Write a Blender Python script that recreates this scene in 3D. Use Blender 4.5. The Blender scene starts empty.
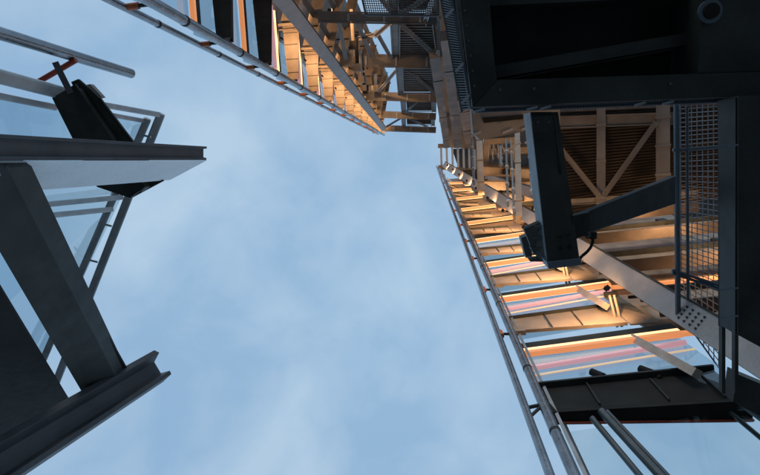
import bpy, math, random
from mathutils import Vector, Matrix
random.seed(7)
S = bpy.context.scene
COL = S.collection

# ------------------------------------------------------------------ camera
W, H, F = 760.0, 475.0, 550.0            # photograph size and focal length in its pixels
CX, CY = 380.0, 237.5
ZEN = (427.0, 138.0)                     # where plumb lines meet
EYE = Vector((0, 0, 1.6))
zc = Vector((ZEN[0]-CX, CY-ZEN[1], -F)).normalized()     # world up, in camera axes
xc = (Vector((1, 0, 0)) - zc*zc.x).normalized()
yc = zc.cross(xc)
RW = Matrix((xc, yc, zc))                # camera -> world
cam_d = bpy.data.cameras.new('camera'); cam = bpy.data.objects.new('camera', cam_d); COL.objects.link(cam)
cam_d.sensor_width = 36; cam_d.lens = 36*F/W; cam_d.clip_start = .05; cam_d.clip_end = 2000
cam.matrix_world = Matrix.Translation(EYE) @ RW.to_4x4()
S.camera = cam

# ------------------------------------------------------------------ sky, sun, exposure
SUN_AZ, SUN_EL = math.radians(262), math.radians(16)     # direction the light comes from (from +X, ccw)
world = bpy.data.worlds.new('World'); S.world = world; world.use_nodes = True
wn, wl = world.node_tree.nodes, world.node_tree.links
wn.clear()
out = wn.new('ShaderNodeOutputWorld'); bg = wn.new('ShaderNodeBackground')
sky = wn.new('ShaderNodeTexSky'); sky.sky_type = 'NISHITA'; sky.sun_disc = False
sky.sun_elevation = SUN_EL; sky.sun_rotation = math.pi/2 - SUN_AZ
sky.air_density = 1.3; sky.dust_density = 2.0; sky.ozone_density = 3.0
tc = wn.new('ShaderNodeTexCoord')
mp = wn.new('ShaderNodeMapping'); mp.inputs['Scale'].default_value = (1.0, 1.0, .6); mp.inputs['Location'].default_value = (3.1, 1.7, 0)
mp.inputs['Rotation'].default_value = (0, 0, .8)
n1 = wn.new('ShaderNodeTexNoise'); n1.inputs['Scale'].default_value = 5.2; n1.inputs['Detail'].default_value = 10; n1.inputs['Roughness'].default_value = .52; n1.inputs['Distortion'].default_value = .25
n2 = wn.new('ShaderNodeTexNoise'); n2.inputs['Scale'].default_value = 1.3; n2.inputs['Detail'].default_value = 3
r1 = wn.new('ShaderNodeValToRGB'); e = r1.color_ramp.elements
e[0].position = .38; e[0].color = (3.1, 4.95, 7.1, 1); e[1].position = .68; e[1].color = (4.55, 6.2, 7.9, 1)
r2 = wn.new('ShaderNodeValToRGB'); e = r2.color_ramp.elements
e[0].position = .3; e[0].color = (.88, .9, .93, 1); e[1].position = .7; e[1].color = (1.08, 1.06, 1.04, 1)
mul = wn.new('ShaderNodeMix'); mul.data_type = 'RGBA'; mul.blend_type = 'MULTIPLY'; mul.inputs[0].default_value = 1
mix = wn.new('ShaderNodeMix'); mix.data_type = 'RGBA'; mix.inputs[0].default_value = .88      # thin cloud veils the blue
sep = wn.new('ShaderNodeSeparateXYZ')
mr = wn.new('ShaderNodeMapRange'); mr.inputs[1].default_value = -.05; mr.inputs[2].default_value = .05; mr.inputs[3].default_value = .12; mr.inputs[4].default_value = 1
mul2 = wn.new('ShaderNodeMix'); mul2.data_type = 'RGBA'; mul2.blend_type = 'MULTIPLY'; mul2.inputs[0].default_value = 1
wl.new(tc.outputs['Generated'], mp.inputs[0]); wl.new(mp.outputs[0], n1.inputs[0]); wl.new(mp.outputs[0], n2.inputs[0])
wl.new(n1.outputs[0], r1.inputs[0]); wl.new(n2.outputs[0], r2.inputs[0])
wl.new(r1.outputs[0], mul.inputs[6]); wl.new(r2.outputs[0], mul.inputs[7])
wl.new(sky.outputs[0], mix.inputs[6]); wl.new(mul.outputs[2], mix.inputs[7])
wl.new(tc.outputs['Generated'], sep.inputs[0]); wl.new(sep.outputs[2], mr.inputs[0])
wl.new(mix.outputs[2], mul2.inputs[6]); wl.new(mr.outputs[0], mul2.inputs[7])
wl.new(mul2.outputs[2], bg.inputs[0]); bg.inputs[1].default_value = .107
wl.new(bg.outputs[0], out.inputs[0])
sd = bpy.data.lights.new('sun', 'SUN'); sd.energy = .7; sd.angle = math.radians(25); sd.color = (1, .95, .9)
so = bpy.data.objects.new('sun', sd); COL.objects.link(so)
so.rotation_euler = Vector((math.cos(SUN_EL)*math.cos(SUN_AZ), math.cos(SUN_EL)*math.sin(SUN_AZ), math.sin(SUN_EL))).to_track_quat('Z', 'Y').to_euler()
vs = S.view_settings; vs.view_transform = 'Standard'; vs.look = 'None'; vs.exposure = 0; vs.gamma = 1; vs.use_curve_mapping = False
S.cycles.max_bounces = 8; S.cycles.transparent_max_bounces = 24

# ------------------------------------------------------------------ materials
def mat(name, col, rough=.5, metal=0., var=.25, scale=3., bump=.0, emit=None, es=0., spec=.5):
    m = bpy.data.materials.new(name); m.use_nodes = True
    n, l = m.node_tree.nodes, m.node_tree.links
    b = n['Principled BSDF']; b.inputs['Metallic'].default_value = metal
    b.inputs['Specular IOR Level'].default_value = spec
    t = n.new('ShaderNodeTexCoord'); nz = n.new('ShaderNodeTexNoise'); nz.inputs['Scale'].default_value = scale; nz.inputs['Detail'].default_value = 6
    l.new(t.outputs['Object'], nz.inputs[0])
    rp = n.new('ShaderNodeValToRGB'); e = rp.color_ramp.elements
    e[0].position = .3; e[0].color = tuple(c*(1-var) for c in col)+(1,); e[1].position = .7; e[1].color = tuple(min(1, c*(1+var*.6)) for c in col)+(1,)
    l.new(nz.outputs[0], rp.inputs[0])
    if scale <= 3 and not emit:          # fine speckle of dust and scuffs over the broad tone changes
        fn_ = n.new('ShaderNodeTexNoise'); fn_.inputs['Scale'].default_value = 28; fn_.inputs['Detail'].default_value = 8; fn_.inputs['Roughness'].default_value = .7
        l.new(t.outputs['Object'], fn_.inputs[0])
        fr_ = n.new('ShaderNodeValToRGB'); fe = fr_.color_ramp.elements
        fe[0].position = .4; fe[0].color = (.92, .92, .92, 1); fe[1].position = .75; fe[1].color = (1.16, 1.15, 1.14, 1)
        l.new(fn_.outputs[0], fr_.inputs[0])
        mx = n.new('ShaderNodeMix'); mx.data_type = 'RGBA'; mx.blend_type = 'MULTIPLY'; mx.inputs[0].default_value = 1
        l.new(rp.outputs[0], mx.inputs[6]); l.new(fr_.outputs[0], mx.inputs[7]); l.new(mx.outputs[2], b.inputs['Base Color'])
    else: l.new(rp.outputs[0], b.inputs['Base Color'])
    nr = n.new('ShaderNodeTexNoise'); nr.inputs['Scale'].default_value = scale*4; nr.inputs['Detail'].default_value = 4
    l.new(t.outputs['Object'], nr.inputs[0])
    ma = n.new('ShaderNodeMapRange'); ma.inputs[3].default_value = max(.05, rough-.12); ma.inputs[4].default_value = min(1, rough+.12)
    l.new(nr.outputs[0], ma.inputs[0]); l.new(ma.outputs[0], b.inputs['Roughness'])
    if bump:
        bp = n.new('ShaderNodeBump'); bp.inputs['Strength'].default_value = bump; bp.inputs['Distance'].default_value = .01
        l.new(nr.outputs[0], bp.inputs['Height']); l.new(bp.outputs[0], b.inputs['Normal'])
    if emit:
        b.inputs['Emission Color'].default_value = emit+(1,); b.inputs['Emission Strength'].default_value = es
    return m
M = {
 'dark':   mat('dark_painted_steel', (.040, .043, .038), .55, 0, .45, 2.5, .2, spec=.25),
 'black':  mat('black_rubber', (.020, .019, .016), .65, 0, .4, 2.5, .15, spec=.18),
 'blueish': mat('blue_grey_steel', (.10, .13, .155), .45, 0, .2, 2, .1),
 'grey':   mat('pale_grey_steel', (.37, .35, .34), .45, 0, .18, 2.2, .1),
 'mid':    mat('mid_grey_steel', (.085, .085, .09), .5, 0, .25, 2.5, .1, spec=.3),
 'white':  mat('white_cladding', (.85, .87, .88), .4, 0, .08, 1.5, .05),
 'tan':    mat('cream_painted_steel', (.36, .285, .21), .5, 0, .25, 2, .15),
 'cream':  mat('cream_mullion', (.62, .50, .40), .45),  # tan steel made lighter, lamp light put into the colour
 'brown':  mat('weathered_brown_grey_steel', (.235, .22, .205), .6, 0, .3, 1.2, .2),
 'louvre': mat('dark_louvre_metal', (.115, .095, .08), .65, 0, .3, 1.5, spec=.2),
 'tube':   mat('brushed_stainless', (.30, .32, .34), .3, .85, .2, 5, .1),
 'darktube': mat('dark_tube', (.085, .10, .105), .35, .5),
 'alu':    mat('anodised_frame', (.48, .50, .51), .4, .3, .2, 4, .1),
 'red':    mat('red_painted_bracket', (.42, .06, .03), .5),
 'orange': mat('orange_bracket', (.62, .17, .06), .5),
 'deck':   mat('deck_boards', (.20, .20, .195), .7, 0, .3, 6, .3),
 'wire':   mat('galvanised_wire', (.20, .21, .21), .5, .4),
 'zinc':   mat('galvanised_clip', (.45, .47, .50), .5, .2),
}
def emis(name, col, s):
    return mat(name, tuple(min(1, c*.6+.1) for c in col), .4, 0, .1, 2, 0, col, s)
M['led'] = emis('warm_led', (1, .60, .28), 1.7)  # emission paints the strongly lit transom undersides
M['led_orange'] = emis('orange_led', (1, .36, .12), .62)  # emission paints the orange bands reflected in the glass
M['led_pink'] = emis('pink_led', (1, .52, .60), .42)  # emission paints the pink reflections in the panes
M['led_pale'] = emis('pale_led', (1, .70, .42), .6)  # emission paints the cream reflections in the panes
M['lens'] = emis('lamp_lens', (1, .62, .28), 5.0)
def glass(name, tint, refl, rough=.03):
    m = bpy.data.materials.new(name); m.use_nodes = True
    n, l = m.node_tree.nodes, m.node_tree.links; n.clear()
    o = n.new('ShaderNodeOutputMaterial'); t = n.new('ShaderNodeBsdfTransparent'); g = n.new('ShaderNodeBsdfGlossy'); x = n.new('ShaderNodeMixShader')
    t.inputs[0].default_value = tint+(1,); g.inputs['Roughness'].default_value = rough
    f = n.new('ShaderNodeFresnel'); f.inputs[0].default_value = 1.5
    mm = n.new('ShaderNodeMath'); mm.operation = 'MULTIPLY_ADD'; mm.inputs[1].default_value = .22; mm.inputs[2].default_value = refl; mm.use_clamp = True
    l.new(f.outputs[0], mm.inputs[0]); l.new(mm.outputs[0], x.inputs[0]); l.new(t.outputs[0], x.inputs[1]); l.new(g.outputs[0], x.inputs[2]); l.new(x.outputs[0], o.inputs[0])
    return m
M['clear'] = glass('lower_glass', (.90, .93, .93), .01)
M['clear'].node_tree.nodes['Math'].inputs[1].default_value = .02
M['glass'] = glass('facade_glass', (.80, .87, .90), .05)

# ------------------------------------------------------------------ helpers
def P(x, y, h):
    """point h metres above the eye, in the direction the photo shows at (x, y)"""
    d = RW @ Vector((x-CX, CY-y, -F))
    return EYE + d*(h/d.z)
class MB:
    def __init__(s): s.v = []; s.f = []
    def hexa(s, b, t):
        n = len(s.v); k = len(b); s.v += [Vector(p) for p in b]+[Vector(p) for p in t]
        s.f.append(tuple(range(n+k-1, n-1, -1))); s.f.append(tuple(range(n+k, n+2*k)))
        for i in range(k):
            j = (i+1) % k; s.f.append((n+i, n+j, n+k+j, n+k+i))
        return s
    def slab(s, pts, t):                 # pts: pixel x, y, height; t: thickness upwards
        b = [P(*p) for p in pts]; return s.hexa(b, [p+Vector((0, 0, t)) for p in b])
    def frame(s, A, B, face=None):
        d = (B-A).normalized(); mid = (A+B)/2
        w = d.cross((mid-EYE) if face is None else face)
        w.normalize(); dd = w.cross(d).normalized()
        if face is None and dd.dot(mid-EYE) < 0: dd = -dd
        return d, w, dd
    def bar(s, A, B, w, d, face=None, off=(0, 0), w2=None, d2=None):
        """box A-B: w across the view, d away from the eye"""
        _, u, n = s.frame(A, B, face); q = []
        for p, ww, de in ((A, w, d), (B, w2 or w, d2 or d)):
            c = p+u*off[0]+n*off[1]
            q.append([c-u*ww/2, c+u*ww/2, c+u*ww/2+n*de, c-u*ww/2+n*de])
        return s.hexa(q[0], q[1])
    def ibeam(s, A, B, w, d, t=.02, face=None, web=None):
        """flanges seen edge-on left and right, web between"""
        s.bar(A, B, t, d, face, (-w/2, 0)); s.bar(A, B, t, d, face, (w/2, 0)); s.bar(A, B, w-t-.002, web or t, face, (0, d/2))
        return s
    def tube(s, A, B, r, n=12, cap=True):
        d = (B-A).normalized(); u = d.orthogonal().normalized(); v = d.cross(u)
        k = len(s.v)
        for p in (A, B):
            for i in range(n):
                a = 2*math.pi*i/n; s.v.append(p+u*r*math.cos(a)+v*r*math.sin(a))
        for i in range(n):
            j = (i+1) % n; s.f.append((k+i, k+j, k+n+j, k+n+i))
        if cap: s.f.append(tuple(range(k+n-1, k-1, -1))); s.f.append(tuple(range(k+n, k+2*n)))
        return s
    def box(s, c, ax, ay, az):           # centre and three half-vectors
        c = Vector(c); b = [c-az-ax-ay, c-az+ax-ay, c-az+ax+ay, c-az-ax+ay]
        return s.hexa(b, [p+az*2 for p in b])
    def path(s, pts, r, n=8):
        for a, b in zip(pts, pts[1:]): s.tube(a, b, r, n)
        return s
    def build(s, name, m, parent=None, label=None, bevel=0):
        org = parent['_o'] if parent else None
        cen = sum(s.v, Vector())/len(s.v)
        base = Vector(org) if parent else cen
        me = bpy.data.meshes.new(name); me.from_pydata([tuple(v-cen) for v in s.v], [], s.f); me.update()
        import bmesh
        bm = bmesh.new(); bm.from_mesh(me); bmesh.ops.recalc_face_normals(bm, faces=bm.faces)
        for f in bm.faces:
            f.smooth = False
        bm.to_mesh(me); bm.free()
        me.materials.append(M[m]); o = bpy.data.objects.new(name, me); COL.objects.link(o)
        if parent: o.parent = parent; o.location = cen-base
        else: o.location = cen
        o['_o'] = list(cen)
        if label: o['label'] = label
        if bevel:
            b = o.modifiers.new('bevel', 'BEVEL'); b.width = bevel; b.segments = 2; b.limit_method = 'ANGLE'
        return o
ALL = []
def tag(o, label, cat, group=None):
    o['label'] = label; o['category'] = cat
    if group: o['group'] = group
    return o
def thing(name, loc, label, cat, group=None):
    o = bpy.data.objects.new(name, None); o.empty_display_size = .2; COL.objects.link(o); o.location = loc; o['_o'] = list(loc)
    return tag(o, label, cat, group)
ORD = ['first', 'second', 'third', 'fourth', 'fifth', 'sixth', 'seventh', 'eighth', 'ninth', 'tenth', 'eleventh', 'twelfth', 'thirteenth', 'fourteenth', 'fifteenth', 'sixteenth', 'seventeenth', 'eighteenth']
UP = Vector((0, 0, 1))
def vat(V, p, ratio): return (V[0]+(p[0]-V[0])*ratio, V[1]+(p[1]-V[1])*ratio)
def column(m, sec, h, V, ratio):         # section given at its top, carried down along a leaning direction
    return m.hexa([P(*vat(V, p, ratio), h/ratio) for p in sec], [P(*p, h) for p in sec])

# ------------------------------------------------------------------ the ground: viewing deck
mb = MB(); mb.box((0, 0, -.1), Vector((9, 0, 0)), Vector((0, 9, 0)), Vector((0, 0, .1)))
fl = mb.build('floor', 'deck'); fl['kind'] = 'structure'

# ================================================================== RIGHT FACADE
def RR(h, o=0): return (414+.439*2394/h+o, 110+2394/h)       # thick rail (edge of the facade)
def RO(h): return (416+.367*2394/h, 110+2394/h)              # thin outer rail
def RC(h, o=0): return (372+3074/h+o, 120+.665*3074/h)       # bolted column
HTOP = 42.
def on(fn, h, o=0):                      # straight in space between two sighted ends
    ha, hb = 9.5, 40.
    A, B = P(*fn(ha), ha), P(*fn(hb), hb); x, y = fn(h)
    return A+(B-A)*((h-ha)/(hb-ha))+P(x+o, y, h)-P(x, y, h)
wdir = (on(RC, 10.9)-on(RR, 10.9)); wdir.z = 0; wdir.normalize()
wout = Vector((wdir.y, -wdir.x, 0))
if wout.dot(on(RR, 11)-EYE) < 0: wout = -wout

g = 'tubular rails running up the facade edges'
A, B = on(RR, 6.0), on(RR, HTOP)
t = thing('facade_rail', A, 'thick steel rail tube edging the right facade, beside the tapered brackets', 'rail', g)
MB().tube(A, B, .078, 20).build('tube', 'tube', t)
for i, h in enumerate((7.3, 9.2, 12.4, 15.4, 18.4, 21.4)):
    p = on(RR, h); q = on(RR, h+.05); MB().tube(p, q, .083, 20).build('joint_ring', 'dark', t)
MB().bar(on(RR, 6, 12), on(RR, HTOP, 1.4), .05, .12).build('glazing_bead', 'alu', t)
A, B = on(RO, 6.0), on(RO, HTOP+.4)
t = thing('facade_rail', A, 'thinner outermost steel rail tube beside the open sky, right facade', 'rail', g)
MB().tube(A, B, .062, 20).build('tube', 'tube', t)
for i, h in enumerate((7.95, 10.75, 13.5, 16.4, 18.6, 21.2, 24.2, 27.2, 30.2, 33.2, 36.2, 39.2)):
    a, b = on(RO, h), on(RR, h); d = (b-a).normalized()
    t = thing('rail_bracket', a, ('black forked' if i == 0 else 'small orange') + ' bracket tying the two right facade rails, %s from the bottom' % ORD[i], 'bracket', 'brackets tying the right facade rails')
    if i == 0:
        MB().tube(a-UP*.0, b+UP*.12, .03).tube(a-UP*.3, b+UP*.12, .026).build('arm', 'dark', t)
        MB().bar(a-UP*.34, a+UP*.1, .05, .05).build('clamp', 'dark', t)
    else:
        MB().tube(a+d*.02, b, .028).build('arm', 'dark', t)
        MB().tube(a-UP*.13+d*.05, a+UP*.13+d*.05, .055).build('clamp', 'orange', t)

# bolted column that the brackets grow from
A, B = on(RC, 6.9), on(RC, 40)
t = thing('leaning_column', A, 'long pale grey leaning steel column with a bolt group near its foot, right facade', 'column', 'pale leaning steel columns')
mb = MB(); _, u, n = mb.frame(A, B)
if P(700, 300, 9).dot(u) < A.dot(u): u = -u      # u: towards image up-right
sg = 1 if (P(700, 300, 9)-P(700, 340, 9)).dot(mb.frame(A, B)[1]) > 0 else -1
mb.bar(A, B, .42, .03, None, (sg*.2, -.6)); col_web = mb.build('face_plate', 'grey', t, bevel=.004)
sg = 1 if (P(700, 300, 9)-P(700, 340, 9)).dot(mb.frame(A, B)[1]) > 0 else -1
MB().bar(A, B, .03, .34, None, (sg*.43, -.62)).bar(A, B, .03, .30, None, (-sg*.0, -.568)).build('flange', 'dark', t)
bl = MB(); _, u, n = bl.frame(A, B)
for i in range(4):
    for j in range(4):
        c = on(RC, 8.8)+(on(RC, 9.55)-on(RC, 8.8))*(i/4.6)+u*((j-1.5)*.075+sg*.2)
        c = c - n*.602
        bl.tube(c, c-n*.02, .019, 8)
bl.build('bolt_group', 'dark', t, 'sixteen dark bolt heads in a square')

# tapered cantilever brackets, glass, transoms with painted glow
NST = 12
for k in range(NST):
    h = 7.9+3*k
    if h > HTOP-1: break
    a, b = on(RR, h, 3), on(RC, h, 2)
    if k == 0: b = P(748, 398, h)
    else:
        b0 = b; b = P(RC(h)[0]-27*10.9/h, RC(h)[1]+15*10.9/h, h)
    L = (b-a).length; d = (b-a).normalized()
    sc = 1.0
    d1, d2 = (.75, 1.15) if k else (.72, .95)
    d1 *= min(1, .4+L/4); d2 *= min(1, .4+L/4)
    face, fl_ = ('tan', 'dark') if k else ('dark', 'dark')
    lab = 'large black steel beam with clamps crossing the facade, lowest and nearest' if k == 0 else 'tapered cream bracket with stiffener ribs, %s above the large black beam' % ORD[k-1]
    t = thing('cantilever_bracket', a, lab, 'bracket', 'tapered brackets of the right facade')
    n = wout*.03
    if k == 0:
        MB().hexa([a, b, b+n, a+n], [a+UP*d1, b+UP*d2, b+UP*d2+n, a+UP*d1+n]).build('web', 'black', t)
        # broad underside and boxed lower chord
        MB().hexa([a-UP*.08, b-UP*.08, b-UP*.08+wout*.34, a-UP*.08+wout*.2], [a-UP*.002, b-UP*.002, b-UP*.002+wout*.34, a-UP*.002+wout*.2]).build('lower_flange', 'black', t)
        MB().hexa([p+UP*z-wout*w_ for p, z, w_ in ((a, d1, .1), (b, d2, .1), (b, d2, -.2), (a, d1, -.2))], [p+UP*(z+.05)-wout*w_ for p, z, w_ in ((a, d1, .1), (b, d2, .1), (b, d2, -.2), (a, d1, -.2))]).build('upper_flange', 'dark', t)
        MB().tube(a+wout*.17-UP*.10+d*.15, b+wout*.30-UP*.10, .02).build('conduit', 'red', t)
        for fr in (.27, .62, .9):
            p = a+d*L*fr
            MB().box(p+UP*.4-wout*.01, d*.012, wout*.03, UP*.36).build('stiffener', 'dark', t)
        for fr in (.40, .68):
            p = a+d*L*fr+UP*(d1+.08); 
            MB().tube(p, p+UP*.2, .04).tube(p+UP*.2-d*.03, p+UP*.42-d*.16, .065).build('clamp', 'black', t)
        continue
    MB().hexa([a, b, b+n, a+n], [a+UP*d1, b+UP*d2, b+UP*d2+n, a+UP*d1+n]).build('web', face, t)
    MB().hexa([a+UP*d1-wout*.06, b+UP*d2-wout*.06, b+UP*d2+wout*.14, a+UP*d1+wout*.14], [a+UP*(d1+.06)-wout*.06, b+UP*(d2+.06)-wout*.06, b+UP*(d2+.06)+wout*.14, a+UP*(d1+.06)+wout*.14]).build('top_flange', 'dark', t)
    MB().hexa([a-UP*.03-wout*.02, b-UP*.03-wout*.02, b-UP*.03+wout*.05, a-UP*.03+wout*.05], [a-UP*.002-wout*.02, b-UP*.002-wout*.02, b-UP*.002+wout*.05, a-UP*.002+wout*.05]).build('lower_flange', 'tan', t)
    for fr in (.35, .62):
        p = a+d*L*fr; dd = d1+(d2-d1)*fr
        MB().box(p+UP*dd*.5-wout*.005, d*.01, wout*.02, UP*(dd*.5-.01)).build('stiffener', 'louvre', t)
    e0 = b+d*.03; e1 = b+d*min(1.1, (b0-b).length*.95)
    if k < 5: MB().hexa([e0-UP*.1, e1-UP*.1, e1+n-UP*.1, e0+n-UP*.1], [e0+UP*(d2+.1), e1+UP*(d2+.1), e1+UP*(d2+.1)+n, e0+UP*(d2+.1)+n]).build('root_plate', 'tan', t)
    if k < 7:
        # foot casting near the rail and paired hanger rods near the column
        MB().box(a+d*.12-UP*.1, d*.09, wout*.05, UP*.05).tube(a+d*.03-UP*.2, a+d*.03-UP*.02, .02).tube(a+d*.2-UP*.14, a+d*.2-UP*.02, .018).build('foot_casting', 'tan', t)
        if k > 3: continue
        rd = MB()
        for q in (.95, .99):
            p = a+d*L*q-wout*.42+UP*(d2*.5); rd.tube(p, p+wout*.62-UP*.25, .028, 8)
        rd.build('hanger_rod', 'tan', t)
        MB().box(a+d*L*.97-wout*.42+UP*(d2*.55), d*.13, wout*.05, UP*.05).build('rod_clamp', 'black', t)
    # transom with emissive bands painting the warm light under it
for k in range(1, 10):
    h = 7.9+3*k
    ht = h-.62; a, b = on(RR, ht, 4), on(RC, ht)-UP*.22; d = (b-a).normalized()
    o = wout*.10
    t = thing('lit_transom', a, 'glazing transom with a glowing warm strip under it, %s above the large black beam' % ORD[k-1], 'transom', 'lit transoms of the right facade')
    MB().hexa([a+o, b+o, b+o*2.6, a+o*2.6], [a+o+UP*.26, b+o+UP*.26, b+o*2.6+UP*.26, a+o*2.6+UP*.26]).build('rail', 'dark', t)
    MB().hexa([a+o-UP*.11, b+o-UP*.11, b+o*2.4-UP*.11, a+o*2.4-UP*.11], [a+o-UP*.003, b+o-UP*.003, b+o*2.4-UP*.003, a+o*2.4-UP*.003]).build('light_strip', 'led', t)
    MB().hexa([a+o-UP*.22, b+o-UP*.22, b+o*2-UP*.22, a+o*2-UP*.22], [a+o-UP*.113, b+o-UP*.113, b+o*2-UP*.113, a+o*2-UP*.113]).build('lower_light_strip', 'led_orange', t)
    # emissive streaks standing in for coloured reflections in the pane
    for nm, m_, dz, r in (('pink_tube', 'led_pink', .62, .085), ('pale_tube', 'led_pale', .9, .03)) if k < 4 else ():
        p, q = on(RR, ht-dz, 6)+o*2, on(RC, ht-dz, -6)+o*2
        tt = tag(MB().tube(p, q, r*.6, 10).build('light_tube', m_), '%s light tube stretched across the glass, below the %s lit transom' % ('pink' if 'pink' in nm else 'thin cream', ORD[k-1]), 'light', 'coloured light tubes behind the right glass')
    # mullion leaning across the pane
    if k < 4:
        p = a+(b-a)*.70; q = on(RC, h-3, 0); r0 = on(RR, h-3+1.0); q = r0+(q-r0)*(.77 if k == 1 else .72)
        MB().bar(p+o*1.2-UP*.05, q+UP*(.22 if k == 1 else .35), .14, .14).build('mullion', 'cream', t)
    # glass pane
    lo = h-3+.2
    pa, pb = on(RR, lo, 3)+o*2.8, on(RC, lo)+o*2.8
    qa, qb = a+o*2.8, b+o*2.8
    if k > 4:
        tag(MB().hexa([pa, pb, pb+wout*.02, pa+wout*.02], [qa+UP*.9, qb+UP*.9, qb+UP*.9+wout*.02, qa+UP*.9+wout*.02]).build('spandrel_panel', 'tan'), 'cream spandrel panel at the %s lit transom of the right facade' % ORD[k-1], 'panel', 'spandrel panels high on the right facade')
        continue
    tag(MB().hexa([pa, pb, pb+wout*.02, pa+wout*.02], [qa, qb, qb+wout*.02, qa+wout*.02]).build('glass_pane', 'glass'), 'clear facade glass directly under the %s lit transom of the right facade' % ORD[k-1], 'glass', 'glass panes of the right facade')
# bottom panes and their tube mullions
def pxl(a, b, ha, hb): return P(*a, ha), P(*b, hb)
lo = thing('glazing_frame', P(640, 450, 7), 'dark tube framed glazing below the large black beam, bottom right', 'window frame')
for (a, b, r, ha, hb) in (((601, 411), (666, 482), .06, 7.7, 6.5), ((592, 418), (645, 482), .045, 7.7, 6.6), ((607, 411), (674, 482), .03, 7.75, 6.55), ((735, 398), (775, 428), .055, 7.8, 7.3), ((725, 408), (775, 450), .035, 7.9, 7.3), ((562, 420), (592, 485), .035, 7.9, 6.6)):
    MB().tube(P(*a, ha), P(*b, hb), r, 14).build('mullion', 'darktube', lo)
q = [on(RR, 5.4, 3)+wout*.3, on(RC, 5.4)+wout*.3, on(RC, 7.75)+wout*.3, on(RR, 7.75, 3)+wout*.3]
MB().hexa([q[0], q[1], q[1]+wout*.02, q[0]+wout*.02], [q[3], q[2], q[2]+wout*.02, q[3]+wout*.02]).build('pane', 'clear', lo)

# floor beams right of the column
def RQ(h):
    x, y = RC(h); return (x+3500/h, y-.085*3500/h)
for k in range(1, 11):
    h = 7.9+3*k; a, b = on(RC, h, 4), on(RQ, h); d = (b-a).normalized(); dn = max(.3, .95*min(1, .5+(b-a).length/5))
    t = thing('floor_beam', a, 'deep cream floor beam running right from the leaning column, %s level above the black beam' % ORD[k-1], 'beam', 'lit floor beams behind the column')
    MB().hexa([a, b, b+wout*.05, a+wout*.05], [a+UP*dn, b+UP*dn, b+UP*dn+wout*.05, a+UP*dn+wout*.05]).build('web', 'tan', t)
    MB().hexa([a-wout*.14+UP*(dn+.003), b-wout*.14+UP*(dn+.003), b+wout*.18+UP*(dn+.003), a+wout*.18+UP*(dn+.003)], [a-wout*.14+UP*(dn+.08), b-wout*.14+UP*(dn+.08), b+wout*.18+UP*(dn+.08), a+wout*.18+UP*(dn+.08)]).build('top_flange', 'dark', t)
    MB().hexa([a-wout*.14-UP*.05, b-wout*.14-UP*.05, b+wout*.18-UP*.05, a+wout*.18-UP*.05], [a-wout*.14-UP*.002, b-wout*.14-UP*.002, b+wout*.18-UP*.002, a+wout*.18-UP*.002]).build('lower_flange', 'louvre', t)
    if k < 7:
        mb = MB()
        for i in range(1, 9):
            p = a+d*(b-a).length*i/9; mb.box(p+UP*(dn+.45)+wout*.3, d*.02, wout*.02, UP*.36)
        mb.hexa([a+wout*.28+UP*(dn+.8), b+wout*.28+UP*(dn+.8), b+wout*.34+UP*(dn+.8), a+wout*.34+UP*(dn+.8)], [a+wout*.28+UP*(dn+.86), b+wout*.28+UP*(dn+.86), b+wout*.34+UP*(dn+.86), a+wout*.34+UP*(dn+.86)])
        mb.build('window_frame', 'black', t)
        ls = MB()
        o = wout*.42
        p, q = a+o-UP*.35, b+o-UP*.35
        ls.hexa([p, q, q+wout*.08, p+wout*.08], [p+UP*.12, q+UP*.12, q+UP*.12+wout*.08, p+UP*.12+wout*.08]); ls.build('light_strip', 'led_orange', t)  # emissive band painting the orange glow along the beam
        MB().box(a+d*(b-a).length*.62+UP*(dn+.3)-wout*.05, d*.13, wout*.08, UP*.2).tube(a+d*(b-a).length*.62+UP*dn, a+d*(b-a).length*.62+UP*(dn+.6), .05).build('joint_box', 'black', t)
    # cladding behind
    lo_, hi = h-.4 if k > 1 else h+.2, h+3-.42
    oo = wout*.62
    p, q, r_, s_ = on(RC, lo_, 0)+oo, on(RQ, lo_)+oo, on(RQ, hi)+oo, on(RC, hi)+oo
    tag(MB().hexa([p, q, q+wout*.05, p+wout*.05], [s_, r_, r_+wout*.05, s_+wout*.05]).build('cladding_panel', 'tan'), 'cream cladding panel behind the %s floor beam right of the leaning column' % ORD[k-1], 'panel', 'cladding panels behind the floor beams')

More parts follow.
